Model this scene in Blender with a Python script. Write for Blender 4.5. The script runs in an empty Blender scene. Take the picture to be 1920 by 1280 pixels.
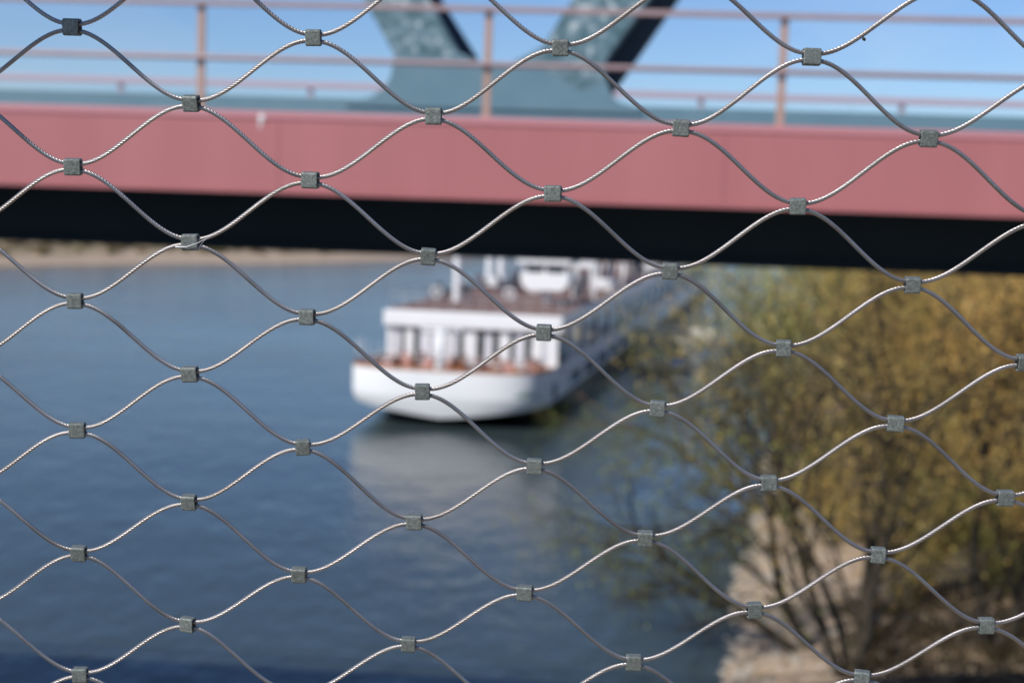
import bpy, bmesh, math, random
import numpy as np
from mathutils import Vector, Matrix
R = math.radians
D = bpy.data
SC = bpy.context.scene
COL = SC.collection
H = 13.3                                   # height of the camera above the river

# ------------------------------------------------------------------ camera
cam = D.cameras.new('camera'); camo = D.objects.new('camera', cam); COL.objects.link(camo)
P, RO = R(5.8), .027
fw = Vector((0, math.cos(P), -math.sin(P))); up0 = Vector((0, math.sin(P), math.cos(P))); rt0 = Vector((1, 0, 0))
RT = rt0*math.cos(RO) + up0*math.sin(RO); UP = -rt0*math.sin(RO) + up0*math.cos(RO)
m = Matrix((RT, UP, -fw)).transposed().to_4x4(); m.translation = (0, 0, H)
camo.matrix_world = m
cam.lens = 50; cam.sensor_width = 36; cam.clip_start = .05; cam.clip_end = 20000
cam.dof.use_dof = True; cam.dof.focus_distance = .64; cam.dof.aperture_fstop = 9.9
cam.dof.aperture_blades = 7; cam.dof.aperture_rotation = .3
SC.camera = camo

# ------------------------------------------------------------------ light
SUN = Vector((-.59, -.52, .61)).normalized()     # direction towards the sun
w = D.worlds.new('World'); SC.world = w; w.use_nodes = True
nt = w.node_tree; nt.nodes.clear()
sky = nt.nodes.new('ShaderNodeTexSky'); sky.sky_type = 'NISHITA'; sky.sun_disc = False
sky.sun_elevation = math.asin(SUN.z); sky.sun_rotation = math.atan2(SUN.x, SUN.y)
sky.altitude = 100; sky.air_density = 1.0; sky.dust_density = .15; sky.ozone_density = 3.0
bg = nt.nodes.new('ShaderNodeBackground'); bg.inputs[1].default_value = .090
wo = nt.nodes.new('ShaderNodeOutputWorld')
tint = nt.nodes.new('ShaderNodeMix'); tint.data_type = 'RGBA'; tint.blend_type = 'MULTIPLY'; tint.inputs[0].default_value = 1
tint.inputs[7].default_value = (.83, .985, 1.28, 1); nt.links.new(sky.outputs[0], tint.inputs[6])
# faint high cloud wisps
stc = nt.nodes.new('ShaderNodeTexCoord'); smp = nt.nodes.new('ShaderNodeMapping'); smp.inputs['Scale'].default_value = (2.5, 2.5, 9); smp.inputs['Rotation'].default_value = (.3, .2, .5)
snz = nt.nodes.new('ShaderNodeTexNoise'); snz.inputs['Scale'].default_value = 2.2; snz.inputs['Detail'].default_value = 6; snz.inputs['Distortion'].default_value = .6
scr = nt.nodes.new('ShaderNodeValToRGB'); scr.color_ramp.elements[0].position = .50; scr.color_ramp.elements[1].position = .80; scr.color_ramp.elements[1].color = (.2,.2,.2,1)
smx = nt.nodes.new('ShaderNodeMix'); smx.data_type = 'RGBA'; smx.inputs[7].default_value = (8, 8.8, 9.6, 1)
nt.links.new(stc.outputs['Generated'], smp.inputs[0]); nt.links.new(smp.outputs[0], snz.inputs['Vector']); nt.links.new(snz.outputs[0], scr.inputs[0])
nt.links.new(scr.outputs[0], smx.inputs[0]); nt.links.new(tint.outputs[2], smx.inputs[6])
nt.links.new(smx.outputs[2], bg.inputs[0]); nt.links.new(bg.outputs[0], wo.inputs[0])
sl = D.lights.new('sun', 'SUN'); sl.energy = 4.6; sl.angle = R(.53); sl.color = (1, .95, .88)
so = D.objects.new('sun', sl); COL.objects.link(so)
so.rotation_euler = SUN.to_track_quat('Z', 'Y').to_euler(); so.location = (-50, -50, 60)
SC.view_settings.view_transform = 'Standard'; SC.view_settings.look = 'None'
SC.view_settings.exposure = 0.0; SC.view_settings.gamma = 1
SC.cycles.use_denoising = True
SC.cycles.max_bounces = 6; SC.cycles.diffuse_bounces = 3; SC.cycles.glossy_bounces = 3
SC.cycles.transmission_bounces = 3; SC.cycles.transparent_max_bounces = 6
SC.cycles.sample_clamp_indirect = 4.0

# ------------------------------------------------------------------ helpers
def mat(name, col, rough=.6, metal=0, var=None, scale=3, bump=0, bscale=40, spec=.5, stretch=None, trans=0, dist=1.0, lo=.35, hi=.65, coat=0):
    mt = D.materials.new(name); mt.use_nodes = True
    n = mt.node_tree.nodes; l = mt.node_tree.links
    b = n['Principled BSDF']
    b.inputs['Base Color'].default_value = (*col, 1); b.inputs['Roughness'].default_value = rough
    b.inputs['Metallic'].default_value = metal; b.inputs['Specular IOR Level'].default_value = spec
    if coat: b.inputs['Coat Weight'].default_value = coat
    tc = n.new('ShaderNodeTexCoord'); src = tc.outputs['Object']
    if stretch:
        mp = n.new('ShaderNodeMapping'); mp.inputs['Scale'].default_value = stretch
        l.new(src, mp.inputs[0]); src = mp.outputs[0]
    if var:
        nz = n.new('ShaderNodeTexNoise'); nz.inputs['Scale'].default_value = scale; nz.inputs['Detail'].default_value = 5
        l.new(src, nz.inputs['Vector'])
        cr = n.new('ShaderNodeValToRGB'); e = cr.color_ramp.elements
        cols = [col] + list(var)
        e[0].position = lo; e[0].color = (*cols[0], 1); e[1].position = hi; e[1].color = (*cols[-1], 1)
        for k, c in enumerate(cols[1:-1]):
            q = e.new(lo + (hi-lo)*(k+1)/(len(cols)-1)); q.color = (*c, 1)
        l.new(nz.outputs[0], cr.inputs[0]); l.new(cr.outputs[0], b.inputs['Base Color'])
    if bump:
        n2 = n.new('ShaderNodeTexNoise'); n2.inputs['Scale'].default_value = bscale; n2.inputs['Detail'].default_value = 4
        l.new(src, n2.inputs['Vector'])
        bp = n.new('ShaderNodeBump'); bp.inputs['Strength'].default_value = bump; bp.inputs['Distance'].default_value = dist
        l.new(n2.outputs[0], bp.inputs['Height']); l.new(bp.outputs[0], b.inputs['Normal'])
    if trans:
        tr = n.new('ShaderNodeBsdfTranslucent'); mx = n.new('ShaderNodeMixShader'); mx.inputs[0].default_value = trans
        if var: l.new(cr.outputs[0], tr.inputs[0])
        else: tr.inputs[0].default_value = (*col, 1)
        l.new(b.outputs[0], mx.inputs[1]); l.new(tr.outputs[0], mx.inputs[2])
        l.new(mx.outputs[0], n['Material Output'].inputs[0])
    return mt

class MB:
    def __init__(s): s.v = []; s.f = []; s.n = 0
    def add(s, vs, fs):
        o = s.n; s.v += [tuple(v) for v in vs]; s.f += [tuple(i+o for i in f) for f in fs]; s.n = len(s.v)
    def box(s, x0, x1, y0, y1, z0, z1):
        s.add([(x0,y0,z0),(x1,y0,z0),(x1,y1,z0),(x0,y1,z0),(x0,y0,z1),(x1,y0,z1),(x1,y1,z1),(x0,y1,z1)],
              [(0,3,2,1),(4,5,6,7),(0,1,5,4),(1,2,6,5),(2,3,7,6),(3,0,4,7)])
    def prism(s, poly, y0, y1):          # polygon in x,z extruded along y
        n = len(poly)
        s.add([(x,y0,z) for x,z in poly]+[(x,y1,z) for x,z in poly],
              [tuple(range(n)), tuple(range(2*n-1, n-1, -1))]+[(i,i+n,(i+1)%n+n,(i+1)%n) for i in range(n)])
    def tube(s, pts, rad, k=8, cap=True):
        pts = [Vector(p) for p in pts]; n = len(pts)
        if not hasattr(rad, '__len__'): rad = [rad]*n
        vs = []; ref = None
        for i, p in enumerate(pts):
            t = (pts[min(i+1, n-1)]-pts[max(i-1, 0)]).normalized()
            if ref is None: ref = t.orthogonal().normalized()
            u = (ref - t*ref.dot(t)).normalized(); ref = u; v = t.cross(u)
            for j in range(k):
                a = 2*math.pi*j/k; vs.append(p+(u*math.cos(a)+v*math.sin(a))*rad[i])
        fs = [(i*k+j, i*k+(j+1)%k, (i+1)*k+(j+1)%k, (i+1)*k+j) for i in range(n-1) for j in range(k)]
        if cap: fs += [tuple(range(k-1, -1, -1)), tuple(range((n-1)*k, n*k))]
        s.add(vs, fs)
    def torus(s, c, r, rr, k=16):
        c = Vector(c); s.tube([c+Vector((math.cos(2*math.pi*i/k)*r, 0, math.sin(2*math.pi*i/k)*r)) for i in range(k+1)], rr, 6, False)
    def build(s, name, m, parent=None, smooth=False, bevel=0, seg=2):
        me = D.meshes.new(name); me.from_pydata(s.v, [], s.f); me.update()
        if bevel:
            bm = bmesh.new(); bm.from_mesh(me)
            bmesh.ops.bevel(bm, geom=bm.edges[:], offset=bevel, segments=seg, affect='EDGES', profile=.6)
            bm.to_mesh(me); bm.free()
        if smooth: me.shade_smooth()
        return link(name, me, m, parent)

def link(name, me, m, parent=None):
    o = D.objects.new(name, me)
    for mm in (m if isinstance(m, (list, tuple)) else [m]): me.materials.append(mm)
    COL.objects.link(o); o.parent = parent
    return o
def npmesh(name, V, F, m, parent=None, smooth=False):
    me = D.meshes.new(name); V = np.asarray(V, np.float32); F = np.asarray(F, np.int32); k = F.shape[1]
    me.vertices.add(len(V)); me.vertices.foreach_set('co', V.ravel())
    me.loops.add(F.size); me.loops.foreach_set('vertex_index', F.ravel())
    me.polygons.add(len(F)); me.polygons.foreach_set('loop_start', np.arange(0, F.size, k, dtype=np.int32))
    me.update(calc_edges=True)
    if smooth: me.shade_smooth()
    return link(name, me, m, parent)
def tag(o, label=None, cat=None, group=None, kind=None):
    for k, v in (('label', label), ('category', cat), ('group', group), ('kind', kind)):
        if v: o[k] = v
    return o
def empty(name, loc=(0,0,0), rot=(0,0,0), label=None, cat=None, group=None):
    o = D.objects.new(name, None); COL.objects.link(o); o.location = loc; o.rotation_euler = rot
    o.empty_display_size = .2
    return tag(o, label, cat, group)
def copy_tree(o, parent=None):
    c = o.copy(); COL.objects.link(c); c.parent = parent
    for ch in [x for x in D.objects if x.parent == o]: copy_tree(ch, c)
    return c

# ------------------------------------------------------------------ materials
M = {}
M['red'] = mat('red_paint', (.395,.140,.142), .45, var=[(.43,.158,.160)], scale=.9, stretch=(1.2,1,.25))
M['red_edge'] = mat('red_paint_edge', (.52,.22,.24), .45)
M['rail'] = mat('rail_paint', (.33,.235,.24), .5, var=[(.36,.26,.26)], scale=4)
M['post'] = mat('post_paint', (.40,.255,.20), .5, var=[(.43,.28,.225)], scale=4)
M['teal'] = mat('teal_paint', (.115,.205,.255), .45, var=[(.13,.225,.275)], scale=2)
M['teal_mottled'] = mat('mottled_teal_paint', (.06,.125,.145), .5, var=[(.12,.20,.24),(.15,.23,.27),(.50,.56,.56)], scale=7, lo=.40, hi=.68)  # teal with random pale and dark mottling
M['teal_shade'] = mat('shaded_teal', (.006,.018,.034), .6, var=[(.008,.022,.040)], scale=1, spec=.25)  # teal darkened so the colour carries the shade under the deck
M['joint'] = mat('dull_red_joint', (.26,.09,.10), .6)
M['side_shade'] = mat('navy_side_shade', (.012,.03,.055), .5)  # shade of the diagonals' side faces put into the colour
M['concrete'] = mat('concrete', (.25,.24,.22), .9, var=[(.32,.31,.29)], scale=1)
M['white'] = mat('white_paint', (.80,.80,.80), .35, var=[(.76,.77,.78)], scale=.6)
M['curtain'] = mat('pale_curtain', (.62,.62,.66), .8)
M['glass'] = mat('dark_glass', (.02,.03,.03), .08, spec=.8)
M['wood'] = mat('varnished_wood', (.34,.14,.05), .5, var=[(.42,.19,.08)], scale=6)
M['deck'] = mat('brown_deck', (.16,.085,.065), .8, var=[(.22,.12,.09)], scale=3)
M['antifoul'] = mat('black_hull_paint', (.012,.014,.014), .5)
M['steel'] = mat('pale_steel', (.55,.55,.55), .35, metal=.4)
M['greyg'] = mat('emblem_grey_green', (.30,.38,.36), .5)
M['pink'] = mat('pink_cushion', (.62,.36,.32), .85, var=[(.55,.30,.26)], scale=4)
M['rattan'] = mat('brown_rattan', (.22,.09,.05), .8, var=[(.3,.13,.07)], scale=20)
M['grey'] = mat('grey_fabric', (.10,.10,.12), .8)
M['bark'] = mat('bark', (.035,.028,.018), .9, var=[(.07,.055,.035)], scale=3, bump=.4, bscale=12)
M['bark2'] = mat('olive_bark', (.10,.08,.035), .9, var=[(.16,.12,.05)], scale=3)

# ------------------------------------------------------------------ river, terrain
def shore_x(Y): return np.where(Y < 54, 6.5+.17*(Y-38.4), 9.15+.235*(Y-54))
def hgt(X, Y):
    d = X - shore_x(Y) + .25*np.sin(Y*.55) + .25*np.sin(Y*.17+1) + .10*np.sin(Y*2.1+X)
    right = np.where(d < 0, np.maximum(d*.18, -3), np.where(d < 12, .19*d, 2.28+(d-12)*.14))
    right = np.minimum(right, 5.0) + np.where(d > 3, .14*np.sin(X*1.3+Y*.7)*np.sin(Y*1.1)+.06*np.sin(X*3.1)*np.sin(Y*2.7), 0)
    ys = 235.7 + (X+76.4)*.80 + np.where(X > -50, .012*(X+50)**2, 0)
    e = (Y - ys)*.78 + 1.5*np.sin(X*.12)
    far = np.where(e < 0, np.maximum(e*.1, -3), np.where(e < 14, .10*e, np.minimum(1.4+(e-14)*.12, 6)))
    return np.maximum(right, far)
xs = np.concatenate([[-6000,-3000,-1500,-800,-500], np.arange(-400,-40,5), np.arange(-40,60,.8), np.arange(60,200,5), [300,500,900,1600,3000,6000]])
ys = np.concatenate([[-3000,-1000,-400,-150,-60], np.arange(-20,100,.8), np.arange(100,500,4), [560,700,900,1300,2000,4000,9000]])
X, Y = np.meshgrid(xs, ys); Z = hgt(X, Y); nx, ny = len(xs), len(ys)
idx = np.arange(nx*ny).reshape(ny, nx)
F = np.stack([idx[:-1,:-1], idx[:-1,1:], idx[1:,1:], idx[1:,:-1]], -1).reshape(-1, 4)
gm = mat('sand_ground', (.30,.215,.13), .95, var=[(.42,.315,.225),(.45,.345,.25),(.28,.21,.14)], scale=1.1, bump=.5, bscale=2.5, dist=.3)
# sand near the water, scrubby earth higher up
n = gm.node_tree.nodes; l = gm.node_tree.links
geo = n.new('ShaderNodeNewGeometry'); sp = n.new('ShaderNodeSeparateXYZ'); l.new(geo.outputs['Position'], sp.inputs[0])
nz = n.new('ShaderNodeTexNoise'); nz.inputs['Scale'].default_value = .12; nz.inputs['Detail'].default_value = 4
l.new(geo.outputs['Position'], nz.inputs['Vector'])
mth = n.new('ShaderNodeMath'); mth.operation = 'MULTIPLY_ADD'; l.new(nz.outputs[0], mth.inputs[0]); mth.inputs[1].default_value = 2.4; l.new(sp.outputs['Z'], mth.inputs[2])
cr = n.new('ShaderNodeValToRGB'); cr.color_ramp.elements[0].position = .42; cr.color_ramp.elements[1].position = .62
dv = n.new('ShaderNodeMath'); dv.operation = 'DIVIDE'; l.new(mth.outputs[0], dv.inputs[0]); dv.inputs[1].default_value = 5.2
l.new(dv.outputs[0], cr.inputs[0])
n2 = n.new('ShaderNodeTexNoise'); n2.inputs['Scale'].default_value = .5; n2.inputs['Detail'].default_value = 6; l.new(geo.outputs['Position'], n2.inputs['Vector'])
c2 = n.new('ShaderNodeValToRGB'); c2.color_ramp.elements[0].position = .35; c2.color_ramp.elements[0].color = (.15,.14,.05,1); c2.color_ramp.elements[1].position = .65; c2.color_ramp.elements[1].color = (.28,.20,.13,1)
l.new(n2.outputs[0], c2.inputs[0])
mx = n.new('ShaderNodeMix'); mx.data_type = 'RGBA'; l.new(cr.outputs[0], mx.inputs[0])
b = n['Principled BSDF']; old = b.inputs['Base Color'].links[0].from_socket
l.new(old, mx.inputs[6]); l.new(c2.outputs[0], mx.inputs[7]); l.new(mx.outputs[2], b.inputs['Base Color'])
tag(npmesh('ground', np.stack([X, Y, Z], -1).reshape(-1, 3), F, gm, smooth=True), kind='structure')

wm = D.materials.new('river_water'); wm.use_nodes = True
n = wm.node_tree.nodes; l = wm.node_tree.links; b = n['Principled BSDF']
b.inputs['Base Color'].default_value = (.042,.060,.062,1); b.inputs['Roughness'].default_value = .10; b.inputs['IOR'].default_value = 1.333
tc = n.new('ShaderNodeTexCoord')
hs = []
for sc, st, amp in ((.9, (1,.7,1), .5), (.28, (1,.8,1), .55), (3.0, (1,.85,1), .17)):
    mp = n.new('ShaderNodeMapping'); mp.inputs['Scale'].default_value = st; mp.inputs['Rotation'].default_value = (0,0,.35); l.new(tc.outputs['Object'], mp.inputs[0])
    z = n.new('ShaderNodeTexNoise'); z.inputs['Scale'].default_value = sc; z.inputs['Detail'].default_value = 3; l.new(mp.outputs[0], z.inputs['Vector'])
    mu = n.new('ShaderNodeMath'); mu.operation = 'MULTIPLY'; mu.inputs[1].default_value = amp; l.new(z.outputs[0], mu.inputs[0]); hs.append(mu.outputs[0])
a1 = n.new('ShaderNodeMath'); l.new(hs[0], a1.inputs[0]); l.new(hs[1], a1.inputs[1])
a2 = n.new('ShaderNodeMath'); l.new(a1.outputs[0], a2.inputs[0]); l.new(hs[2], a2.inputs[1])
bp = n.new('ShaderNodeBump'); bp.inputs['Strength'].default_value = 1; bp.inputs['Distance'].default_value = .15
wn = n.new('ShaderNodeTexNoise'); wn.inputs['Scale'].default_value = .035; wn.inputs['Detail'].default_value = 3; l.new(tc.outputs['Object'], wn.inputs['Vector'])
wr = n.new('ShaderNodeMapRange'); wr.inputs[1].default_value = .35; wr.inputs[2].default_value = .65; wr.inputs[3].default_value = .75; wr.inputs[4].default_value = 1.35; l.new(wn.outputs[0], wr.inputs[0])
a3 = n.new('ShaderNodeMath'); a3.operation = 'MULTIPLY'; l.new(a2.outputs[0], a3.inputs[0]); l.new(wr.outputs[0], a3.inputs[1])
l.new(a3.outputs[0], bp.inputs['Height']); l.new(bp.outputs[0], b.inputs['Normal'])
mb = MB(); mb.add([(-6000,-3000,0),(6000,-3000,0),(6000,9000,0),(-6000,9000,0)], [(0,1,2,3)])
tag(mb.build('river', wm), kind='structure')

# ------------------------------------------------------------------ the bridge behind the net
BY = R(4)
bridge = empty('bridge', (0,16,H), (0, R(.3), -BY), 'teal truss bridge with rose red edge girder crossing the river', 'bridge')
L0, L1 = -34, 34
mb = MB(); mb.box(L0, L1, 0, .03, -.017, .78); mb.build('edge_girder', M['red'], bridge)
mb = MB(); mb.box(L0, L1, -.016, .25, .785, .87); mb.build('curb_plate', M['red_edge'], bridge, bevel=.012)
mb = MB(); mb.box(L0, L1, -.03, .028, -.05, -.02); mb.build('bottom_flange', M['red'], bridge)
for x in [-31.2+5.0*i for i in range(13)]:
    mb = MB(); mb.box(x+3.5-.004, x+3.5+.004, -.004, -.0005, -.015, .78); mb.build('panel_joint', M['joint'], bridge)
mb = MB(); mb.box(L0, L1, .26, 9.2, .56, .80); mb.build('deck_slab', M['concrete'], bridge)
# main truss: bottom chord, gusset and two diagonals
mb = MB(); mb.box(L0, L1, 4.0, 4.8, .50, 1.30); mb.build('bottom_chord', M['teal'], bridge, bevel=.01)
mb = MB(); mb.box(L0, L1, 4.05, 4.75, -.87, .497); mb.build('plate_girder', M['teal_shade'], bridge, bevel=.01)
mb = MB(); mb.box(L0, L1, 3.90, 3.995, -.86, -.79); mb.build('chord_flange', M['teal_shade'], bridge)
def gusset(cx):
    g = [(-2.72,1.20),(-2.70,1.275),(-2.393,1.31),(-2.184,1.42),(-2.085,1.60),(-2.05,1.80),(-2.03,1.96),(-1.15,1.97),(-1.05,1.93),(-.905,1.86),(-.643,1.80),(-.385,1.85),(-.093,2.0),(.03,2.08),(.80,1.90),(.90,1.72),(.93,1.62),(.99,1.46),(1.09,1.35),(1.40,1.275),(1.42,1.20)]
    mb = MB(); mb.prism([(x+cx, z) for x, z in g], 3.955, 3.985); mb.build('gusset_plate', M['teal'], bridge)
    mb = MB(); mb.prism([(-2.405+cx-.6*2.82,2.523+2.82),(-2.405+cx,2.523),(-2.03+cx,1.90),(-1.11+cx,1.90),(-1.494+cx,2.539),(-1.494+cx-.6*2.80,2.539+2.80)][::-1], 3.95, 4.62)
    mb.build('diagonal', M['teal_mottled'], bridge)
    mb = MB(); mb.prism([(.326+cx+.62*2.82,2.571+2.82),(.326+cx,2.571),(.038+cx,2.095),(-.06+cx,1.88),(.55+cx,1.5),(.90+cx,1.62),(.90+cx,1.93),(1.34+cx,2.585),(1.34+cx+.65*2.80,2.585+2.80)], 3.95, 4.9)
    mb.build('diagonal', M['teal_mottled'], bridge)
    # dark plates added behind the diagonals, their colour standing in for shaded sides
    mb = MB(); mb.prism([(-1.40+cx-.6*2.80,2.539+2.80),(-1.66+cx-.6*2.80,2.539+2.80),(-1.66+cx,2.539),(-1.34+cx,2.0),(-1.02+cx,1.93),(-.97+cx,1.99),(-1.40+cx,2.62)][::-1], 4.63, 5.1); mb.build('shade_plate', M['side_shade'], bridge)
    mb = MB(); mb.prism([(1.20+cx,2.585),(.85+cx,1.95),(.88+cx,1.6),(.97+cx,1.48),(1.22+cx,1.85),(1.70+cx,2.585),(1.70+cx+.65*2.80,2.585+2.80),(1.20+cx+.65*2.80,2.585+2.80)][::-1], 4.91, 5.4); mb.build('shade_plate', M['side_shade'], bridge)
for cx in (-15.2, 0, 15.2): gusset(cx)
mb = MB(); mb.box(L0, L1, 3.9, 4.96, 5.0, 5.5); mb.build('top_chord', M['teal'], bridge, bevel=.01)
mb = MB(); mb.box(L0, L1, 8.5, 9.2, -.5, .55); mb.build('rear_girder', M['teal'], bridge)
for x in [-33+3.3*i for i in range(21)]:
    mb = MB(); mb.box(x-.12, x+.12, 4.81, 8.49, -.45, .55); mb.box(x-.06, x+.06, .04, 3.99, .15, .55); mb.build('cross_beam', M['teal_shade'], bridge)
# bird dropping on the girder edge
mb = MB()
for j, (px, pz, rr) in enumerate(((-2.90,.80,.035),(-2.915,.74,.02),(-2.92,.69,.014))):
    mb.add([(px+math.cos(a*math.pi/5)*rr, -.003 if pz < .78 else -.02, pz+math.sin(a*math.pi/5)*rr*1.1) for a in range(10)], [tuple(range(10))])
mb.build('white_splash', M['white'], bridge)

def railing(y, ztop, zmid, zbase, x0, step, nn, name, label, low=None, th=.042, m=None, head=.03):
    rl = empty('railing', (0,16,H), (0, R(.3), -BY), label, 'railing', 'steel railings of the bridge')
    mm = m or M['rail']
    mb = MB(); mb.box(L0, L1, y-.03, y+.03, ztop-head, ztop+head); mb.build('handrail', mm, rl, bevel=.008)
    if zmid: mb = MB(); mb.tube([(L0,y-.01,zmid),(L1,y-.01,zmid)], .032, 10); mb.build('mid_rail', mm, rl, True)
    for i in range(nn):
        x = x0+i*step
        if abs(x) > 33: continue
        mb = MB(); mb.box(x-th, x+th, y+.032, y+.08, zbase, ztop+.02); mb.box(x-th-.03, x+th+.03, y+.02, y+.11, zbase, zbase+.012)
        mb.build('post', m or M['post'], rl, bevel=.006)
    return rl
railing(.06, 2.06, 1.455, .872, -.372-3.263*9, 3.263, 19, 'near', 'salmon painted steel railing standing on the near red edge of the bridge')
railing(9.05, 1.83, None, .802, -.9-3.42*8+.0, 3.42, 18, 'far', 'faint pinkish railing along the far side of the bridge deck', head=.06, th=.05, m=mat('faded_rail_paint', (.46,.38,.45), .5))

# ------------------------------------------------------------------ river cruise ship
SY = R(-11.8)
ship = empty('river_ship', (-4.15,80.6,0), (0,0,SY), 'long white river cruise ship moored bow first below the bridge', 'ship')
HB = 5.85
LV = [(3.25,0.0,3.3),(3.05,0.0,3.3),(1.9,.0,3.3),(1.6,.03,3.35),(.50,.45,3.5)]       # z, rake, bow length
LB = [(.50,.50,3.5),(.32,3.2,7.0),(.02,6.2,12.0),(-.6,8.0,15.0)]
def outline(rake, bl, k=22, aft=131):
    pts = []
    for i in range(k+1):
        a = (math.pi/2)*i/k; pw = 2/3.3
        pts.append((HB*math.sin(a)**pw if i else 0, rake + bl*(1-math.cos(a)**pw if i < k else 1)))
    for s_ in range(1, 12): pts.append((HB, rake+bl + (aft-rake-bl)*s_/11))
    return pts
def loft(levels, name, m, zshift=lambda x, y, z: 0):
    V = []; rows = []
    for (z, rk, bl) in levels:
        o = outline(rk, bl); full = [(-x, y) for x, y in o[:0:-1]] + o
        rows.append(len(full)); V += [(x, y, z+zshift(x, y, z)) for x, y in full]
    n_ = rows[0]; Fq = [(r*n_+i, (r+1)*n_+i, (r+1)*n_+i+1, r*n_+i+1) for r in range(len(levels)-1) for i in range(n_-1)]
    return npmesh(name, V, Fq, m, ship, True)
# the white paint dips to the stem
zs = lambda x, y, z: (.72*min(1, (abs(x)/HB)**1.15) if .4 < z < .9 else .45*min(1, abs(x)/HB) if .2 < z < .9 else 0)
loft(LV, 'hull', M['white'], zs); loft(LB, 'lower_hull', M['antifoul'], zs)
def cap(z, rk, bl, name, m, inset=0, th=.12, aft=131):
    o = outline(rk+inset, bl, aft=aft); full = [(-x*(HB-inset)/HB, y) for x, y in o[:0:-1]] + [(x*(HB-inset)/HB, y) for x, y in o]
    n_ = len(full); V = [(x,y,z) for x,y in full]+[(x,y,z-th) for x,y in full]
    mb = MB(); mb.add(V, [tuple(range(n_)), tuple(range(2*n_-1,n_-1,-1))]+[(i,i+n_,(i+1)%n_+n_,(i+1)%n_) for i in range(n_)])
    return mb.build(name, m, ship)
cap(2.55, .1, 3.3, 'terrace_deck', M['wood'], inset=.15)
# wooden cap rail round the bow
o_ = outline(.05, 3.3)[:25]; ln = [(-x*.985, y) for x, y in o_[:0:-1]]+[(x*.985, y) for x, y in o_]
ln = [p for p in ln if p[1] < 8]
mb = MB(); mb.tube([(x, y+.06, 3.30) for x, y in ln], .09, 8); mb.build('cap_rail', M['wood'], ship, True)
mb = MB(); mb.tube([(x*.985, y+.1, 4.05) for x, y in ln], .03, 6)
for p in ln[::3]: mb.tube([(p[0]*.985, p[1]+.1, 3.28), (p[0]*.985, p[1]+.1, 4.75)], .022, 6)
mb.build('bow_railing', M['steel'], ship, True)
# deck house with front windows
HF = 7.4
mb = MB(); mb.box(-5.35, 5.75, HF+.25, 124, 2.56, 5.09); mb.build('deckhouse', M['glass'], ship)
mb = MB(); mb.box(-5.5, 5.9, HF-.35, 126, 5.10, 6.10); mb.build('roof_band', M['white'], ship, bevel=.12)
mb = MB(); mb.box(-5.35, 5.75, HF+.1, 125.5, 6.105, 6.15); mb.build('sun_deck', M['deck'], ship)
mb = MB(); mb.box(-5.5, 5.9, HF+.0, HF+.24, 2.555, 2.95); mb.build('window_base', M['wood'], ship)
xp = -5.35
widths = [(.30,'w'),(.55,'c'),(.28,'d'),(.5,'w'),(.34,'d'),(.55,'c'),(.12,'w'),(.62,'c'),(.25,'d'),(.36,'w'),(.45,'c'),(.38,'d'),(.75,'w'),(.45,'d'),(.5,'c'),(.42,'d'),(.6,'w'),(.3,'d'),(.6,'c'),(.45,'d'),(.6,'w'),(.4,'c'),(.5,'w')]
tot = sum(a for a, _ in widths); kk = 10.9/tot
for a, t in widths:
    a *= kk; mb = MB()
    if t == 'w': mb.box(xp, xp+a, HF+.02, HF+.235, 2.96, 5.095); mb.build('window_pillar', M['white'], ship)
    if t == 'c': mb.box(xp+.01, xp+a-.01, HF+.12, HF+.2, 2.96, 5.05); mb.build('curtain', M['curtain'], ship)
    if t == 'd': mb.box(xp+.01, xp+a-.01, HF+.14, HF+.22, 2.96, 5.05); mb.build('window', M['glass'], ship)
    xp += a
# side wall panels, balconies and lower windows down both sides
for sd in (-1, 1):
    for i in range(19):
        y = 10+i*6
        mb = MB(); mb.box(min(sd*5.56+.2, sd*5.7+.2), max(sd*5.56+.2, sd*5.7+.2), y, y+1.1, 2.56, 5.095); mb.build('side_panel', M['white'], ship)
        mb = MB(); mb.box(min(sd*5.7+.2, sd*5.73+.2), max(sd*5.7+.2, sd*5.73+.2), y+1.3, y+5.8, 3.5, 3.6)
        for q in range(7): mb.box(min(sd*5.7+.2, sd*5.73+.2), max(sd*5.7+.2, sd*5.73+.2), y+1.3+q*.73, y+1.36+q*.73, 3.25, 3.5)
        mb.build('balcony_rail', M['steel'], ship)
        mb = MB(); mb.box(min(sd*5.835, sd*5.862), max(sd*5.835, sd*5.862), y+.8, y+5, 1.5, 2.2); mb.build('cabin_window', M['glass'], ship)
# grey-green emblem sweep and the dark anchor pocket on the bow
def hullpt(fr, z):       # point on starboard-side bow, fr 0..1 along the curve
    t_ = (2.0-z)/1.4; rk = .02+.45*max(0,t_)**2; bl = 3.32+.2*max(0,t_)
    a = fr*math.pi/2; pw = 2/3.3
    return (HB*math.sin(a)**pw*1.006+.012, rk+bl*(1-math.cos(a)**pw)-.03, z)
mb = MB(); k = 12; V = []
for i in range(k+1):
    fr = .42+.30*i/k; zt = 2.0+.35*math.sin(i/k*3.1); V += [hullpt(fr, zt), hullpt(fr, zt-.10-.28*math.sin(i/k*math.pi))]
mb.add(V, [(2*i, 2*i+1, 2*i+3, 2*i+2) for i in range(k)]); mb.build('emblem', M['greyg'], ship)
mb = MB(); c_ = Vector((5.77, 5.6, 2.4)); mb.box(5.835, 5.89, 4.6, 5.6, 1.4, 2.3); mb.build('anchor_pocket', M['antifoul'], ship, bevel=.02)
mb = MB(); mb.tube([(5.95,5.1,2.2),(5.98,5.1,1.5)], .07); mb.tube([(5.96,4.7,1.7),(5.98,5.1,1.5),(5.96,5.5,1.7)], .07); mb.build('anchor', M['steel'], ship, True)
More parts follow.
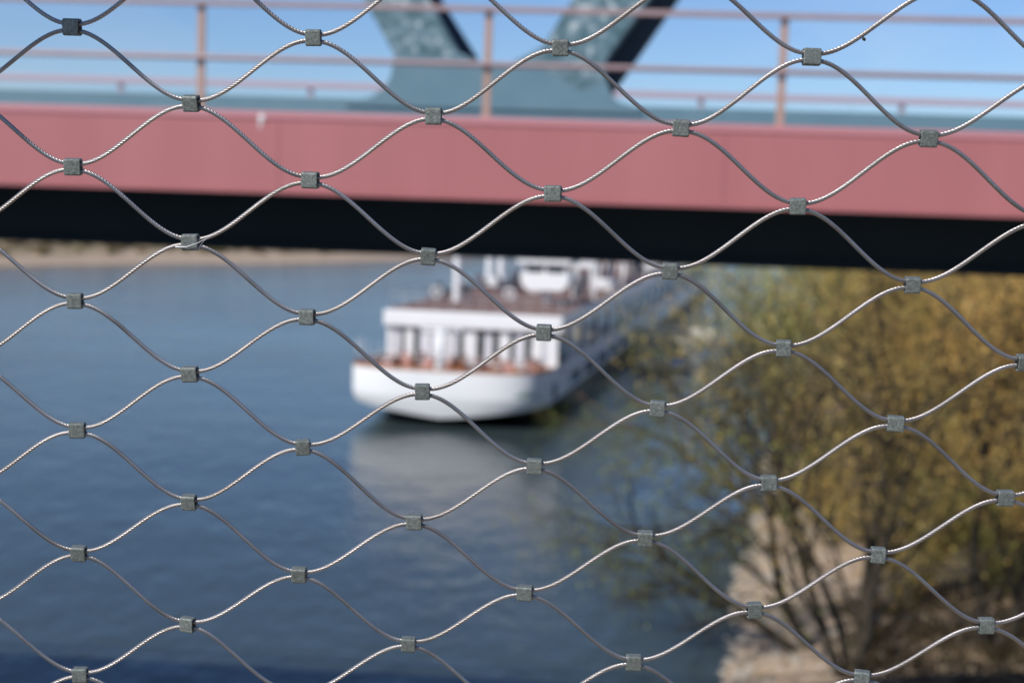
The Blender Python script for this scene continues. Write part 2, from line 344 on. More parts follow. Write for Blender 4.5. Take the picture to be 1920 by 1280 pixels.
# bow mast with a cross arm
mb = MB(); mb.tube([(0,.35,2.56),(0,.35,5.75)], .25, 14); mb.tube([(-1.1,.35,5.6),(1.1,.35,5.6)], .10, 8); mb.box(-1.2,-1.0,.25,.45,5.5,5.75); mb.box(1.0,1.2,.25,.45,5.5,5.75)
mb.box(-.3,.3,.2,.5,3.1,3.6); mb.build('bow_mast', M['white'], ship, True)
# sun deck: masts, wheelhouse, awnings, railing, life rings
for (x, y, r_, top) in ((-3.0,15.9,.27,9.7),(-5.05,34.8,.30,10.2),(-4.15,35.2,.30,10.2)):
    mb = MB(); mb.tube([(x,y,6.151),(x,y,top)], [r_, r_*.92], 14); mb.box(x-.45,x+.45,y-.15,y+.15,top-.01,top+.12); mb.build('mast', M['white'], ship)
mb = MB(); mb.tube([(-5.3,HF+.5,7.05),(5.65,HF+.5,7.05),(5.65,120,7.05)], .03, 6); mb.tube([(-5.3,HF+.5,7.05),(-5.3,120,7.05)], .03, 6)
mb.tube([(-5.3,HF+.5,6.6),(5.65,HF+.5,6.6),(5.65,120,6.6)], .02, 6)
for i in range(12): mb.tube([(-5.3+i*.99,HF+.5,6.15),(-5.3+i*.99,HF+.5,7.05)], .025, 6)
for i in range(40):
    for sd in (-5.3, 5.65): mb.tube([(sd,HF+.5+i*2.8,6.15),(sd,HF+.5+i*2.8,7.05)], .025, 6)
mb.build('deck_railing', M['steel'], ship)
for (x, y) in ((-4.25,15.2),(.6,16.2),(-5.0,25)):
    mb = MB(); mb.torus((x,y,6.75), .33, .08); mb.tube([(x,y+.1,6.15),(x,y+.1,6.8)], .03, 6); mb.build('life_ring', M['white'], ship, True)
whl = empty('wheelhouse', (3.22,15,6.15)); whl.parent = ship
mb = MB(); mb.tube([(0,1.2,.004),(0,1.2,1.0)], .3, 14); mb.build('pedestal', M['white'], whl, True)
mb = MB(); mb.prism([(-1.1,.95),(1.1,.95),(1.55,1.3),(1.68,1.9),(1.6,2.15),(-1.6,2.15),(-1.68,1.9),(-1.55,1.3)], 0, 2.6); mb.build('body', M['white'], whl, bevel=.08, seg=3)
mb = MB(); mb.box(-1.45, 1.45, .12, 2.5, 2.153, 2.72); mb.build('window', M['glass'], whl)
for x in (-1.5, -.12, 1.3): mb = MB(); mb.box(x, x+.24, .03, .118, 2.153, 2.72); mb.build('window_post', M['white'], whl)
mb = MB(); mb.box(-1.85, 1.85, -.4, 3.0, 2.722, 3.4); mb.build('roof', M['white'], whl, bevel=.1)
mb = MB(); mb.tube([(-.6,1.5,3.4),(-.6,1.5,4.8)], .08); mb.tube([(.6,1.5,3.4),(.6,1.5,4.5)], .08); mb.build('radar_pole', M['white'], whl)
for j, y0 in enumerate((22.4, 38, 55, 73, 90)):
    mb = MB(); X0 = 3.8 if j == 0 else 1.5; mb.box(X0, 5.5, y0, y0+9, 8.75, 8.87)
    for x in ((X0, 5.3) if j == 0 else (X0, 3.3, 5.3)):
        for yy in (y0+.2, y0+8.6): mb.box(x, x+.16, yy, yy+.16, 6.155, 8.745)
    mb.box(X0, 5.5, y0-.05, y0-.002, 8.4, 8.87)
    mb.build('awning', M['white'], ship)
for (x, y, sx, sz) in ((-3.8,31,.9,.8),(4.6,33.2,.9,.85),(-1.8,44,.8,.6),(4.4,68,.8,.8),(.2,27,.5,.45)):
    mb = MB(); mb.box(x-sx, x+sx, y, y+1.6, 6.155, 6.155+sz); mb.build('deck_locker', M['white'], ship, bevel=.15)

# chairs: terrace and sun deck
def chair(name, frame, cush, label, group):
    t = empty(name, (0,0,-50), (0,0,0), label, 'chair', group)
    mb = MB(); mb.box(-.3,.3,-.3,.3,.30,.40); mb.build('seat', frame, t, bevel=.02)
    mb = MB(); mb.box(-.27,.27,-.29,.2,.402,.50); mb.build('cushion', cush, t, bevel=.03)
    mb = MB(); mb.prism([(-.3,.30),(.3,.30),(.28,.95),(-.28,.95)], .24, .31); mb.build('backrest', frame, t, bevel=.02)
    mb = MB(); mb.prism([(-.25,.45),(.25,.45),(.22,.9),(-.22,.9)], .16, .235); mb.build('back_cushion', cush, t, bevel=.02)
    for sx in (-1, 1):
        mb = MB(); mb.box(sx*.3-.03, sx*.3+.03, -.3, .28, .58, .62); mb.box(sx*.3-.025, sx*.3+.025, -.29, -.24, .40, .58); mb.build('armrest', frame, t)
        for sy in (-.26, .26): mb = MB(); mb.tube([(sx*.26,sy,0),(sx*.26,sy,.30)], .025, 6); mb.build('leg', frame, t)
    return t
ca, sa = math.cos(SY), math.sin(SY)
def onship(x, y, z): return (-4.15 + x*ca - y*sa, 80.6 + x*sa + y*ca, z)
rnd = random.Random(4)
c0 = chair('lounge_chair', M['rattan'], M['pink'], 'brown wicker chair with pink cushions on the ship bow terrace', 'wicker chairs on the bow terrace'); used = False
for x, y in [(-4.6,4.6),(-3.7,3.2),(-3.6,5.2),(-2.7,3.4),(-2.5,5.0),(-1.6,3.0),(.9,3.2),(1.4,4.9),(2.1,3.1),(2.9,4.8),(3.3,3.4),(4.0,4.9),(4.7,4.2),(-.6,5.3),(-4.4,6.1),(2.3,6.2),(.4,6.0),(4.6,6.3),(-1.5,6.3),(-3.0,6.4)]:
    c = copy_tree(c0) if used else c0; used = True
    c.location = onship(x, y, 2.552); c.rotation_euler = (0, 0, SY+rnd.uniform(-2.6, 2.6)); c.scale = (1.15,)*3
c1 = chair('deck_chair', M['grey'], M['grey'], 'dark grey chair standing on the brown sun deck', 'grey chairs on the sun deck'); used = False
for i in range(34):
    x, y = rnd.uniform(-4.8, 4.6), rnd.uniform(14, 70)
    if x > 1.0 and y < 20: continue
    if x > 3.4 and (22 < y < 36): continue
    c = copy_tree(c1) if used else c1; used = True
    c.location = onship(x, y, 6.152); c.rotation_euler = (0, 0, SY+rnd.uniform(-3, 3)); c.scale = (1.2,)*3
t0 = empty('terrace_table', (0,0,-50), (0,0,0), 'small round table between wicker chairs on the bow terrace', 'table', 'round tables on the bow terrace')
mb = MB(); mb.tube([(0,0,.70),(0,0,.74)], .42, 18); mb.build('tabletop', M['white'], t0)
mb = MB(); mb.tube([(0,0,0),(0,0,.03),(0,0,.031),(0,0,.70)], [.25,.25,.04,.04], 12); mb.build('pedestal', M['steel'], t0)
used = False
for x, y in ((-4.1,4.0),(-2.1,4.1),(1.3,3.9),(2.6,4.0),(4.1,3.7),(.5,5.3),(-2.3,6.0),(3.4,6.1)):
    c = copy_tree(t0) if used else t0; used = True
    c.location = onship(x, y, 2.552)

# each chair and table gets its place in the row from left to right
ORD = 'first second third fourth fifth sixth seventh eighth ninth tenth eleventh twelfth thirteenth fourteenth fifteenth sixteenth seventeenth eighteenth nineteenth twentieth'.split()
ORD += ['twenty-'+o for o in ORD[:9]] + ['thirtieth'] + ['thirty-'+o for o in ORD[:9]]
for base, txt in (('lounge_chair', 'brown wicker chair with pink cushions, %s from the left on the bow terrace'), ('deck_chair', 'dark grey chair on the brown sun deck, %s from the left'), ('terrace_table', 'small round white table on the bow terrace, %s from the left')):
    it = sorted([o for o in D.objects if o.parent is None and o.name.split('.')[0] == base], key=lambda o: o.location.x/o.location.y)
    for o, w_ in zip(it, ORD): o['label'] = txt % w_

# mooring rope, landing stage, small boat
p0, p1 = Vector(onship(6.0, 6.5, 2.2)), Vector((16.5, 76, 1.2))
pts = [p0.lerp(p1, t/16) - Vector((0,0,2.2*math.sin(math.pi*t/16))) for t in range(17)]
mb = MB(); mb.tube(pts, .022, 6); tag(mb.build('mooring_rope', M['rattan']), 'thin slack mooring rope from the ship bow to the bank', 'rope')
ls = empty('landing_stage', (13.6,124,0), (0,0,R(-14)), 'pale landing stage with railings reaching from the bank behind the trees', 'landing stage')
mb = MB(); mb.box(-4.2, 6.5, -1.6, 1.6, .9, 1.15); mb.build('walkway', M['concrete'], ls)
mb = MB(); mb.box(-4.0, 2.0, -1.9, 1.9, -.4, .895); mb.build('float', M['steel'], ls, bevel=.05)
for sd in (-1.55, 1.55):
    mb = MB(); mb.box(-4.1,6.4,sd-.03,sd+.03,2.1,2.2); mb.box(-4.1,6.4,sd-.02,sd+.02,1.6,1.66)
    for i in range(9): mb.box(-4.1+i*1.3,-4.02+i*1.3,sd-.028,sd+.028,1.151,2.1)
    mb.build('railing', M['white'], ls)
mb = MB(); mb.prism([(-3.6,1.152),(4.2,1.152),(4.2,2.3),(-3.6,2.3)], -1.0, 1.0); mb.build('shelter_bench', mat('pale_beige', (.80,.76,.60), .7), ls, bevel=.05)
sb = empty('small_boat', (12.0,112,0), (0,0,R(8)), 'small white boat tied up beside the landing stage', 'boat')
V = []
for z, wd, ln_ in ((-.2,.5,1.9),(.25,.9,2.4),(.65,1.0,2.6)):
    V += [(math.cos(a*math.pi/8)*ln_*(1 if math.cos(a*math.pi/8) > 0 else .85), math.sin(a*math.pi/8)*wd, z) for a in range(16)]
mb = MB(); mb.add(V, [(r*16+i, r*16+(i+1)%16, (r+1)*16+(i+1)%16, (r+1)*16+i) for r in range(2) for i in range(16)]+[tuple(range(15,-1,-1))]); mb.build('hull', M['white'], sb, True)
mb = MB(); mb.add([(math.cos(a*math.pi/8)*2.1*(1 if math.cos(a*math.pi/8) > 0 else .85), math.sin(a*math.pi/8)*.85, .45) for a in range(16)], [tuple(range(16))]); mb.build('deck', M['curtain'], sb)
mb = MB(); mb.box(-.8,.5,-.6,.6,.452,1.1); mb.build('cabin', M['white'], sb, bevel=.08)

# ------------------------------------------------------------------ trees
LM = {}
def leafmat(name, cols):
    return mat(name, cols[0], .75, var=cols[1:], scale=.9, trans=.5, lo=.3, hi=.7, spec=.2)
LM['ochre'] = leafmat('ochre_leaves', [(.44,.37,.11),(.68,.54,.17),(.72,.48,.15),(.78,.66,.32)])
LM['olive'] = leafmat('olive_leaves', [(.28,.30,.07),(.48,.47,.13),(.60,.53,.18)])
LM['green'] = leafmat('green_leaves', [(.13,.17,.05),(.32,.36,.09),(.48,.48,.15)])
LM['brown'] = leafmat('brown_leaves', [(.16,.12,.06),(.32,.23,.11),(.44,.32,.16)])
LM['rust'] = leafmat('rust_leaves', [(.42,.31,.10),(.70,.48,.15),(.74,.42,.12),(.78,.60,.27)])
LM['willow'] = leafmat('willow_leaves', [(.06,.09,.035),(.16,.20,.06),(.34,.38,.10)])
LM['spring'] = leafmat('spring_leaves', [(.26,.30,.10),(.46,.50,.16),(.58,.58,.22)])
LM['bramble'] = leafmat('bramble_stems', [(.05,.04,.02),(.10,.075,.04),(.18,.13,.07)])
LM['far'] = mat('far_scrub_leaves', (.13,.14,.04), .9, var=[(.22,.17,.08),(.34,.26,.16),(.16,.11,.06)], scale=.06, trans=.3, lo=.38, hi=.62)
def tree(base, height, seed, label, leaf='ochre', stems=3, spread=.35, lean=(0,0), nleaf=5000, ls_=.11, depth=3, r0=.16, low=.25, droop=0., bark='bark', name='riverside_tree', size=1., long_=2.2, group='trees along the right bank'):
    rd = random.Random(seed); T = MB(); tips = []
    def grow(p, d, L, r, lev):
        nseg = 5; pts = [p]; rs = [r]; q = p
        dd = d.copy()
        for i in range(nseg):
            dd = (dd + Vector((rd.gauss(0,.13), rd.gauss(0,.13), rd.gauss(.05,.09)-droop*lev*.12))).normalized()
            q = q + dd*(L/nseg); pts.append(q); rs.append(r*(1-.55*(i+1)/nseg))
            if lev >= 1: tips.append((q, lev))
            if lev < depth and i >= (1 if lev else 0):
                for _ in range(2 if lev else (1 if i < 2 else 2)):
                    ax = Vector((rd.gauss(0,1), rd.gauss(0,1), rd.gauss(0,.4))).normalized()
                    nd = (dd*.75 + ax*.75 + Vector((0,0,.15-droop*.5))).normalized()
                    grow(q, nd, L*rd.uniform(.42,.62), rs[-1]*.6, lev+1)
        T.tube(pts, rs, 6 if lev < 2 else 4, False)
    B = Vector(base)
    for s_ in range(stems):
        a = 2*math.pi*s_/stems + rd.uniform(-.5,.5)
        d = Vector((math.cos(a)*spread+lean[0], math.sin(a)*spread+lean[1], 1)).normalized()
        grow(B+Vector((math.cos(a)*.12, math.sin(a)*.12, -.3)), d, height*rd.uniform(.62,.8), r0*rd.uniform(.75,1.1), 0)
    t = empty(name, base, (0,0,0), label, 'tree', group)
    tr = T.build('trunk', M[bark], t, True); tr.location = -B
    rng = np.random.RandomState(seed); nleaf = int(nleaf*1.9)
    tp = np.array([p for p, lv in tips for _ in range(1 if lv < 2 else 3)], float)
    c = tp[rng.randint(0, len(tp), nleaf)] + rng.normal(0, .28*size, (nleaf,3))
    c = c[(c[:,2] > base[2]+height*low*.5) & (c[:,2] < 12.7)]
    n_ = len(c)
    nn = rng.normal(0,1,(n_,3)) + np.array(SUN)*1.1; nn /= np.linalg.norm(nn,axis=1)[:,None]      # leaves turn towards the light
    u = rng.normal(0,.6,(n_,3)); u[:,2] += rng.choice([-1,1],n_); u -= nn*(u*nn).sum(1)[:,None]; u /= np.linalg.norm(u,axis=1)[:,None]
    v = np.cross(u, nn)
    s1 = (ls_*rng.uniform(.5,1.4,n_)*long_/2)[:,None]; s2 = (ls_*rng.uniform(.5,1.2,n_)/2)[:,None]
    V = np.stack([c-u*s1, c-v*s2, c+u*s1, c+v*s2], 1).reshape(-1,3) - np.array(base)
    npmesh('crown', V, np.arange(4*n_).reshape(-1,4), LM[leaf], t)
    return t
def gz(x, y): return float(hgt(np.array(x), np.array(y)))
TL = [ # x, y, height, leaf, seed, stems, lean, nleaf, droop, label
 (9.4,37.4,10.8,'ochre',11,4,(-.05,.05),3000,.0,'multi stemmed tree with dark forked trunk on the sand at the lower right'),
 (13.5,37.5,11.0,'rust',21,2,(-.08,0),4200,.0,'dark trunked ochre tree at the right edge of the frame'),
 (9.0,40.5,8.0,'green',5,2,(-1.25,.1),1200,.35,'sparse tree leaning left with green twigs hanging over the water'),
 (14.6,49,11.0,'rust',8,3,(-.05,0),4300,.0,'orange ochre bushy tree behind the dark forked trunk'),
 (18.5,52,11.5,'rust',31,3,(0,0),5000,.0,'tall rust brown tree against the right frame edge further back'),
 (17.0,60,10.0,'olive',14,3,(-.05,0),3400,.1,'olive green willow leaning out over the river beside the ship'),
 (14.6,72,9.2,'green',19,3,(-.45,0),800,.25,'thin green tree at the waterline behind the drooping willow'),
 (11.0,61,9.3,'willow',77,3,(-.85,.05),3000,.3,'dark green drooping willow hiding the side of the ship'),
 (19.5,66,11,'olive',41,3,(-.05,0),5500,.0,'olive tree in the middle of the right bank'),
 (12.8,56,11.0,'spring',83,3,(-.42,0),5200,.0,'tall pale green tree reaching over the far end of the ship', 1.38),
 (24.0,93,10.5,'green',71,3,(-.05,0),3000,.1,'light green tree at the water edge just before the landing stage'),
 (24,74,12,'ochre',43,3,(0,0),5000,.0,'yellow brown tree on the higher bank'),
 (23.5,84,11,'olive',44,3,(-.1,0),4500,.0,'pale olive tree just behind the willow'),
 (29,84,12,'brown',47,3,(0,0),5000,.0,'brown bare tree high on the bank at far right'),
 (29,98,11.5,'green',48,3,(-.1,0),3600,.1,'green leafed tree above the landing stage'),
 (34,104,12,'olive',49,3,(0,0),4500,.0,'olive brown tree behind the landing stage'),
 (40,98,12,'ochre',51,3,(0,0),4500,.0,'ochre tree on the levee at right'),
 (33,140,12,'green',52,3,(0,0),4500,.0,'distant green tree beyond the landing stage'),
 (41,138,12,'olive',53,3,(0,0),4500,.0,'distant olive tree on the bank'),
 (50,140,13,'brown',57,3,(0,0),4500,.0,'distant brown tree on the levee'),
]
for (x, y, h_, lf, sd, st, ln_, nl, dr, lb, *lw) in TL:
    z = gz(x, y)
    tree((x, y, z-.05), min(h_, 13.0-z), sd, lb, lf, st, .30, ln_, nl, .066 + max(0, y-45)*.0013, 3, .17, lw[0] if lw else .22, dr,
         'bark' if y < 45 else 'bark2', size=1+max(0, y-45)*.006)

for (x, y, h_, lf, sd, lb) in [(12.6,43.5,4.2,'ochre',61,'low ochre shrub just behind the forked trunk'),(15.2,42.0,4.6,'olive',62,'low olive shrub between the two dark trunks'),
  (16.5,46.5,5.0,'ochre',63,'low yellow shrub at the right edge behind the near tree'),(13.8,48.0,4.6,'brown',64,'low brown shrub beside the orange bushy tree'),
  (18.6,44.5,5.0,'brown',65,'low brown shrub at the far right edge'),(15.6,53.5,5.2,'olive',66,'tall olive shrub on the bank behind the sand'),(12.2,52.5,3.6,'ochre',67,'small ochre shrub nearest the waterline on the sand')]:
    z = gz(x, y)
    tree((x, y, z-.05), h_, sd, lb, lf, 5, .5, (0,0), 2600, .066, 2, .06, .05, 0., 'bark2', name='shrub', size=1.2, group='shrubs on the sandy bank')

# brambles and dead scrub on the bank
def scrub(name, x0, x1, y0, y1, nb, hh, leaf, seed, label, dmin, lsz=.1):
    rng = np.random.RandomState(seed); P_ = []
    cx = rng.uniform(x0,x1,nb); cy = rng.uniform(y0,y1,nb)
    k_ = (cx-shore_x(cy) > dmin) if dmin is not None else np.ones(nb,bool)
    if name == 'far_scrub': k_ = hgt(cx, cy) > 1.1
    cx, cy = cx[k_], cy[k_]
    per = 60
    r_ = rng.uniform(.4,1.1,len(cx))*hh
    pts = rng.normal(0,1,(len(cx),per,3)); pts /= np.linalg.norm(pts,axis=2)[:,:,None]; pts *= rng.uniform(.3,1,(len(cx),per,1))
    c = np.stack([cx,cy,hgt(cx,cy)],1)[:,None,:] + pts*r_[:,None,None]*np.array([1.3,1.3,1.0]) + np.array([0,0,.25])*r_[:,None,None]
    c = c.reshape(-1,3); n_ = len(c)
    u = rng.normal(0,1,(n_,3)); u[:,2] += 1; u /= np.linalg.norm(u,axis=1)[:,None]
    v = np.cross(u, rng.normal(0,1,(n_,3))); v /= np.linalg.norm(v,axis=1)[:,None]
    s1 = lsz*rng.uniform(.6,1.6,(n_,1)); s2 = lsz*.45*rng.uniform(.5,1.2,(n_,1))
    V = np.stack([c-u*s1,c-v*s2,c+u*s1,c+v*s2],1).reshape(-1,3)
    tag(npmesh(name, V, np.arange(4*n_).reshape(-1,4), LM[leaf]), label, 'undergrowth', kind='stuff')
scrub('bank_scrub', 8, 60, 34, 160, 900, .8, 'brown', 3, 'brown leafless undergrowth covering the right bank', 7.5, .14)
scrub('bramble_patch', 9, 20, 32, 44, 330, .75, 'bramble', 9, 'dark tangled brambles under the trees at the lower right', 3.1, .09)
scrub('far_scrub', -190, -5, 235, 360, 1500, 1.3, 'far', 6, 'low green and brown scrub on the far sandy bank', None, .45)

# stones along the water's edge
rs_ = np.random.RandomState(12); V = []; F_ = []
for i in range(1500):
    y = rs_.uniform(34, 78); x = shore_x(y) + rs_.exponential(1.6) - .4; z = float(hgt(np.array(x), np.array(y))); q = rs_.uniform(.04, .17)
    o = len(V); a0 = rs_.uniform(0, 6)
    for zz, rr in ((-.3,.8),(.25,1.0),(.7,.6)):
        for j in range(6): V.append((x+math.cos(a0+j*1.047)*q*rr*rs_.uniform(.8,1.2), y+math.sin(a0+j*1.047)*q*rr*rs_.uniform(.8,1.2)*.8, z+zz*q*.7))
    for t_ in range(2):
        for j in range(6): F_.append((o+t_*6+j, o+t_*6+(j+1)%6, o+t_*6+6+(j+1)%6, o+t_*6+6+j))
    F_.append((o+12, o+13, o+14, o+15)); F_.append((o+12, o+15, o+16, o+17))
tag(npmesh('shore_stones', V, F_, mat('shore_stone', (.16,.14,.12), .85, var=[(.34,.30,.25),(.46,.42,.36)], scale=1.5, lo=.3, hi=.7)), 'loose grey and tan stones strewn along the water edge', 'stones', kind='stuff')

# ------------------------------------------------------------------ the wire rope net in front
UN = .031
NX = Vector((.99757142,-.0619486,-.0318376)); NZ = Vector((.02328413,-.1341972,.99068106)); NY = Vector((.06564383,.98901642,.13242888))
NO = Vector((-.19435832,.62768966,.06997433)) + Vector((0,0,H))
net = empty('wire_net', NO, (0,0,0), 'stainless wire rope net with diamond meshes stretched across the whole view', 'net')
nm = Matrix((NX, NY, NZ)).transposed().to_4x4(); nm.translation = NO; net.matrix_world = nm
OFF = {(0,0):(-.3,-1.9),(0,2):(-.6,-.6),(0,4):(-.4,.5),(0,6):(-.1,1.1),(0,8):(-.1,2.0),(0,10):(-.1,1.2),(1,1):(-.4,-.8),(1,3):(-.4,-.2),(1,5):(-.2,.7),(1,7):(-.1,.7),(1,9):(-.4,.9),
(2,0):(-.3,-1.0),(2,2):(0,-.3),(2,4):(.2,0),(2,6):(-.2,.5),(2,8):(-.3,-.4),(3,1):(.1,-.5),(3,3):(.6,-.1),(3,5):(.8,-.2),(3,7):(-.1,-.9),(3,9):(-.2,-.4),(4,0):(-.1,.3),(4,2):(.8,.1),(4,4):(.9,-.1),(4,6):(.6,-.9),(4,8):(.1,-1.0),
(5,1):(.6,.4),(5,3):(1.2,.1),(5,5):(1.0,-.7),(5,7):(.6,-.8),(5,9):(.2,-.7),(6,0):(-.5,2.0),(6,2):(.4,.8),(6,4):(.8,-.3),(6,6):(.6,-1.0),(6,8):(.3,-.9),(7,1):(-1.1,1.8),(7,3):(0,.6),(7,5):(.3,-.2),(7,7):(0,-.6),(7,9):(-.1,.4),(8,4):(-.9,.3),(8,6):(-.6,-.2),(8,8):(-.5,.1)}
def node(c, v):
    q = OFF.get((c, v))
    if q is None:
        ks = sorted(OFF, key=lambda k: (k[0]-c)**2*3+(k[1]-v)**2)[:2]
        q = tuple(sum(OFF[k][i] for k in ks)/2 for i in (0, 1))
    return (c*.0530626 - v*.00031966 + q[0]*.001, -v*.03099835 + q[1]*.001)
C0, C1, V0, V1 = -2, 10, -2, 13
RR = .00092; SLOT = .00142; FWID = .0070
ropem = mat('stainless_wire', (.52,.49,.475), .38, metal=.9, var=[(.42,.39,.37),(.30,.27,.24)], scale=35, lo=.4, hi=.75)
ferm = mat('zinc_ferrule', (.10,.115,.105), .5, metal=.25, var=[(.16,.18,.165),(.24,.26,.245)], scale=900, bump=.6, bscale=1300, dist=.0004, lo=.3, hi=.72)
n = ferm.node_tree.nodes; l = ferm.node_tree.links
oi = n.new('ShaderNodeObjectInfo'); va = n.new('ShaderNodeVectorMath'); va.operation = 'MULTIPLY_ADD'; cx = n.new('ShaderNodeCombineXYZ')
for i in range(3): l.new(oi.outputs['Random'], cx.inputs[i])
l.new(cx.outputs[0], va.inputs[0]); va.inputs[1].default_value = (3.1,5.7,2.3)
tcn = [q for q in n if q.type == 'TEX_COORD'][0]; l.new(tcn.outputs['Object'], va.inputs[2])
for q in n:
    if q.type == 'TEX_NOISE': l.new(va.outputs[0], q.inputs['Vector'])
ferdark = mat('ferrule_bore', (.01,.01,.01), .8)
# grooves between the strands darkened: their shade is put into the colour
n = ropem.node_tree.nodes; l = ropem.node_tree.links; b = n['Principled BSDF']
atn = n.new('ShaderNodeAttribute'); atn.attribute_name = 'crown_of_strand'
mr = n.new('ShaderNodeMapRange'); mr.inputs[1].default_value = .25; mr.inputs[2].default_value = .85; l.new(atn.outputs['Fac'], mr.inputs[0])
gm_ = n.new('ShaderNodeMix'); gm_.data_type = 'RGBA'; l.new(mr.outputs[0], gm_.inputs[0]); gm_.inputs[6].default_value = (.10,.088,.08,1)
l.new(b.inputs['Base Color'].links[0].from_socket, gm_.inputs[7]); l.new(gm_.outputs[2], b.inputs['Base Color'])
rng = np.random.RandomState(2)
def rope(k):
    ctr = []
    for c in range(C0, C1+1):
        below = (c-k) % 2 == 0            # this rope hangs from ferrule row k, or rests on row k+1
        v = k if below else k+1
        x, z = node(c, v); z += -SLOT if below else SLOT
        ctr.append((x, z))
    pts = []
    for i in range(len(ctr)-1):
        (x0, z0), (x1, z1) = ctr[i], ctr[i+1]
        h_ = FWID*.42
        xs_ = np.arange(x0-h_ if i == 0 else x0, x1, .0004)
        t = np.clip((xs_-(x0+h_))/((x1-h_)-(x0+h_)), 0, 1)
        s_ = t*t*(3-2*t); s_ = s_*.86+.14*t
        wob = np.sin(t*math.pi)*rng.normal(0, .00035)
        pts.append(np.stack([xs_, np.zeros_like(xs_), z0+(z1-z0)*s_+wob], 1))
    Pp = np.concatenate(pts)
    # smooth the tiny slope jumps at the ferrules
    for _ in range(3): Pp[2:-2,2] = (Pp[:-4,2]+Pp[1:-3,2]+Pp[2:-2,2]+Pp[3:-1,2]+Pp[4:,2])/5
    T = np.gradient(Pp, axis=0); L = np.linalg.norm(T,axis=1); T /= L[:,None]
    S = np.cumsum(L)
    Nn = np.stack([-T[:,2], np.zeros(len(T)), T[:,0]],1); Bn = np.array([0,1.,0])
    kk = 28; ang = np.arange(kk)*2*math.pi/kk
    NS = 7; ph = 2*math.pi*S/.0108 + rng.uniform(0,6)
    aa = ang[None,:] - ph[:,None]
    phi = (ang+math.pi/NS) % (2*math.pi/NS) - math.pi/NS      # seven round strands
    rc = .697; rad = RR*1.05*(rc*np.cos(phi)+np.sqrt(np.maximum((1-rc)**2-(rc*np.sin(phi))**2, 1e-5)))[None,:]
    # the profile turns along the length: the strands wind round the rope
    V = Pp[:,None,:] + rad[:,:,None]*(np.cos(aa)[:,:,None]*Nn[:,None,:] + np.sin(aa)[:,:,None]*Bn[None,None,:])
    n_ = len(Pp); id_ = np.arange(n_*kk).reshape(n_,kk)
    Fq = np.stack([id_[:-1], np.roll(id_,-1,1)[:-1], np.roll(id_,-1,1)[1:], id_[1:]],-1).reshape(-1,4)
    co = npmesh('cable', V.reshape(-1,3), Fq, ropem, net, True)
    gv = ((rad/RR-.72)/.33).clip(0,1); at = co.data.attributes.new('crown_of_strand', 'FLOAT', 'POINT')
    at.data.foreach_set('value', np.broadcast_to(gv, (n_, kk)).astype(np.float32).ravel())
for k in range(V0, V1): rope(k)
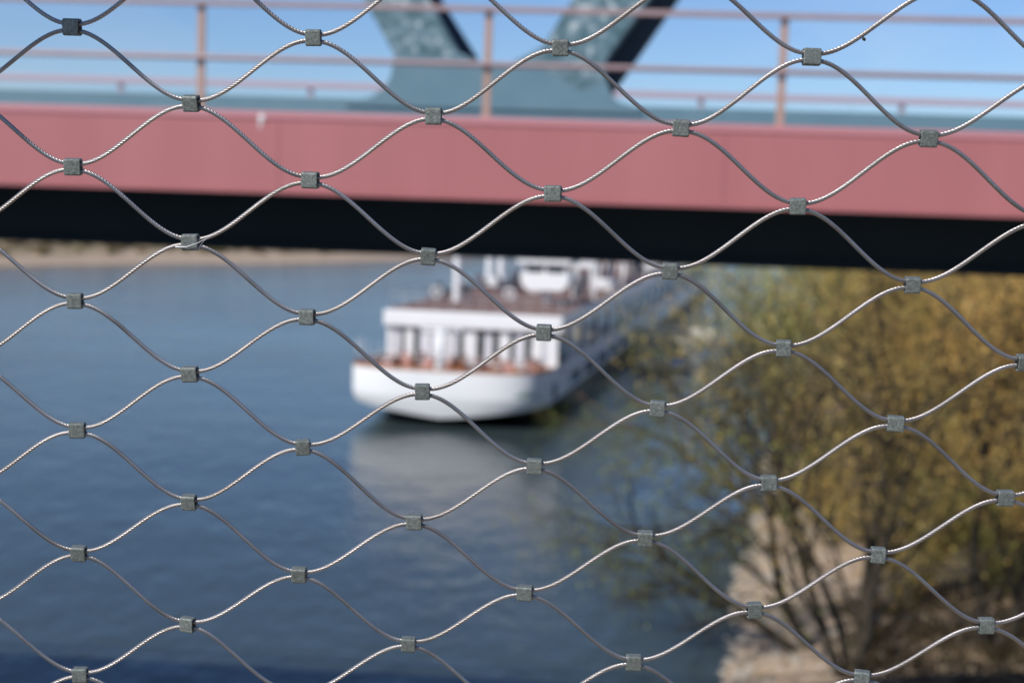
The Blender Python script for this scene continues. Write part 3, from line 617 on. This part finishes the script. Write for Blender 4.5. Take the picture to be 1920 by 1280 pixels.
def ferrule(c, v):
    x, z = node(c, v); rd = random.Random(c*100+v)
    bm = bmesh.new(); hx, hy, hz = FWID/2*rd.uniform(.93,1.07),   .0022, .0036*rd.uniform(.97,1.03)
    k = 10; prof = []
    for (cy, cz, a0) in ((hy,hz,0),(-hy,hz,1),(-hy,-hz,2),(hy,-hz,3)):   # rounded rectangle round the two ropes
        rr = .0009
        for j in range(4):
            a = (a0+j/3)*math.pi/2
            prof.append((cy-math.copysign(rr,cy)+rr*math.cos(a), cz-math.copysign(rr,cz)+rr*math.sin(a)))
    rings = []
    for xx, sc in ((-hx,.90),(-hx+.0002,.97),(-hx+.0005,1.0),(hx-.0005,1.0),(hx-.0002,.97),(hx,.90)):
        rings.append([bm.verts.new((xx, a*sc, b_*sc)) for a, b_ in prof])
    n_ = len(prof)
    for r0_, r1_ in zip(rings[:-1], rings[1:]):
        for j in range(n_): bm.faces.new((r0_[j], r0_[(j+1)%n_], r1_[(j+1)%n_], r1_[j]))
    for rg in (rings[0], rings[-1]):
        inn = [bm.verts.new((rg[0].co.x*.93, q.co.y*.72, q.co.z*.78)) for q in rg]
        for j in range(n_): bm.faces.new((rg[j], rg[(j+1)%n_], inn[(j+1)%n_], inn[j]))
        f_ = bm.faces.new(inn); f_.material_index = 1
    bmesh.ops.recalc_face_normals(bm, faces=bm.faces[:])
    me = D.meshes.new('ferrule'); bm.to_mesh(me); bm.free()
    o = link('ferrule', me, [ferm, ferdark], net)
    o.location = (x, 0, z); o.rotation_euler = (rd.gauss(0,.08), rd.gauss(-.035,.022), rd.gauss(0,.09))
for c in range(-1, 10):
    for v in range(-1, 12):
        if (c-v) % 2 == 0: ferrule(c, v)
# spider silk caught on one ferrule
x, z = node(1, 3)
mb = MB(); mb.tube([(x-.006,-.0028,z-.0020),(x-.001,-.0034,z-.0017),(x+.004,-.0032,z+.0003),(x+.011,-.0018,z+.0042)], [.0004,.00022,.00014,.00008], 6)
mb.tube([(x+.0045,-.003,z-.0026),(x+.006,-.0035,z+.0004),(x+.0085,-.002,z+.0028)], .00006, 4)
mb.build('silk_thread', mat('silk', (.75,.75,.78), .5), net, True)

# unseen tube added above the net to shade its upper left corner
pc = NO + NX*(0) ; S_ = .0002441
def netpx(px, py): return NO + NX*((px-135)*S_) + NZ*(-(py-45)*S_)
dd = (NX*.857 + NZ*.51).normalized(); ct = netpx(-78, -262) + SUN*.5
br = empty('shade_tube', ct, (0,0,0), 'unseen round grey tube added to shade the upper left of the net', 'shade caster')
mb = MB(); mb.tube([-dd*1.6, dd*1.6], .06, 24); mb.build('tube', M['steel'], br, True)
for sgn in (-1, 1): mb = MB(); mb.tube([dd*1.6*sgn, dd*(1.6*sgn+.03*sgn)], .10, 24); mb.build('end_plate', M['steel'], br)

# specks of dirt caught on the cables
mb = MB()
for c, v, t_ in ((6,0,.38),):
    x, z = node(c, v); x2, z2 = node(c+1, v+1) if v else node(c+1, v-1)
    px = x+(x2-x)*t_; s_ = t_*t_*(3-2*t_); pz = z+(z2-z)*s_
    mb.tube([(px,-.0012,pz-.0012),(px+.0006,-.0016,pz-.0017),(px+.001,-.0013,pz-.0022)], [.0006,.0008,.0003], 6)
mb.build('dirt_speck', ferdark, net, True)
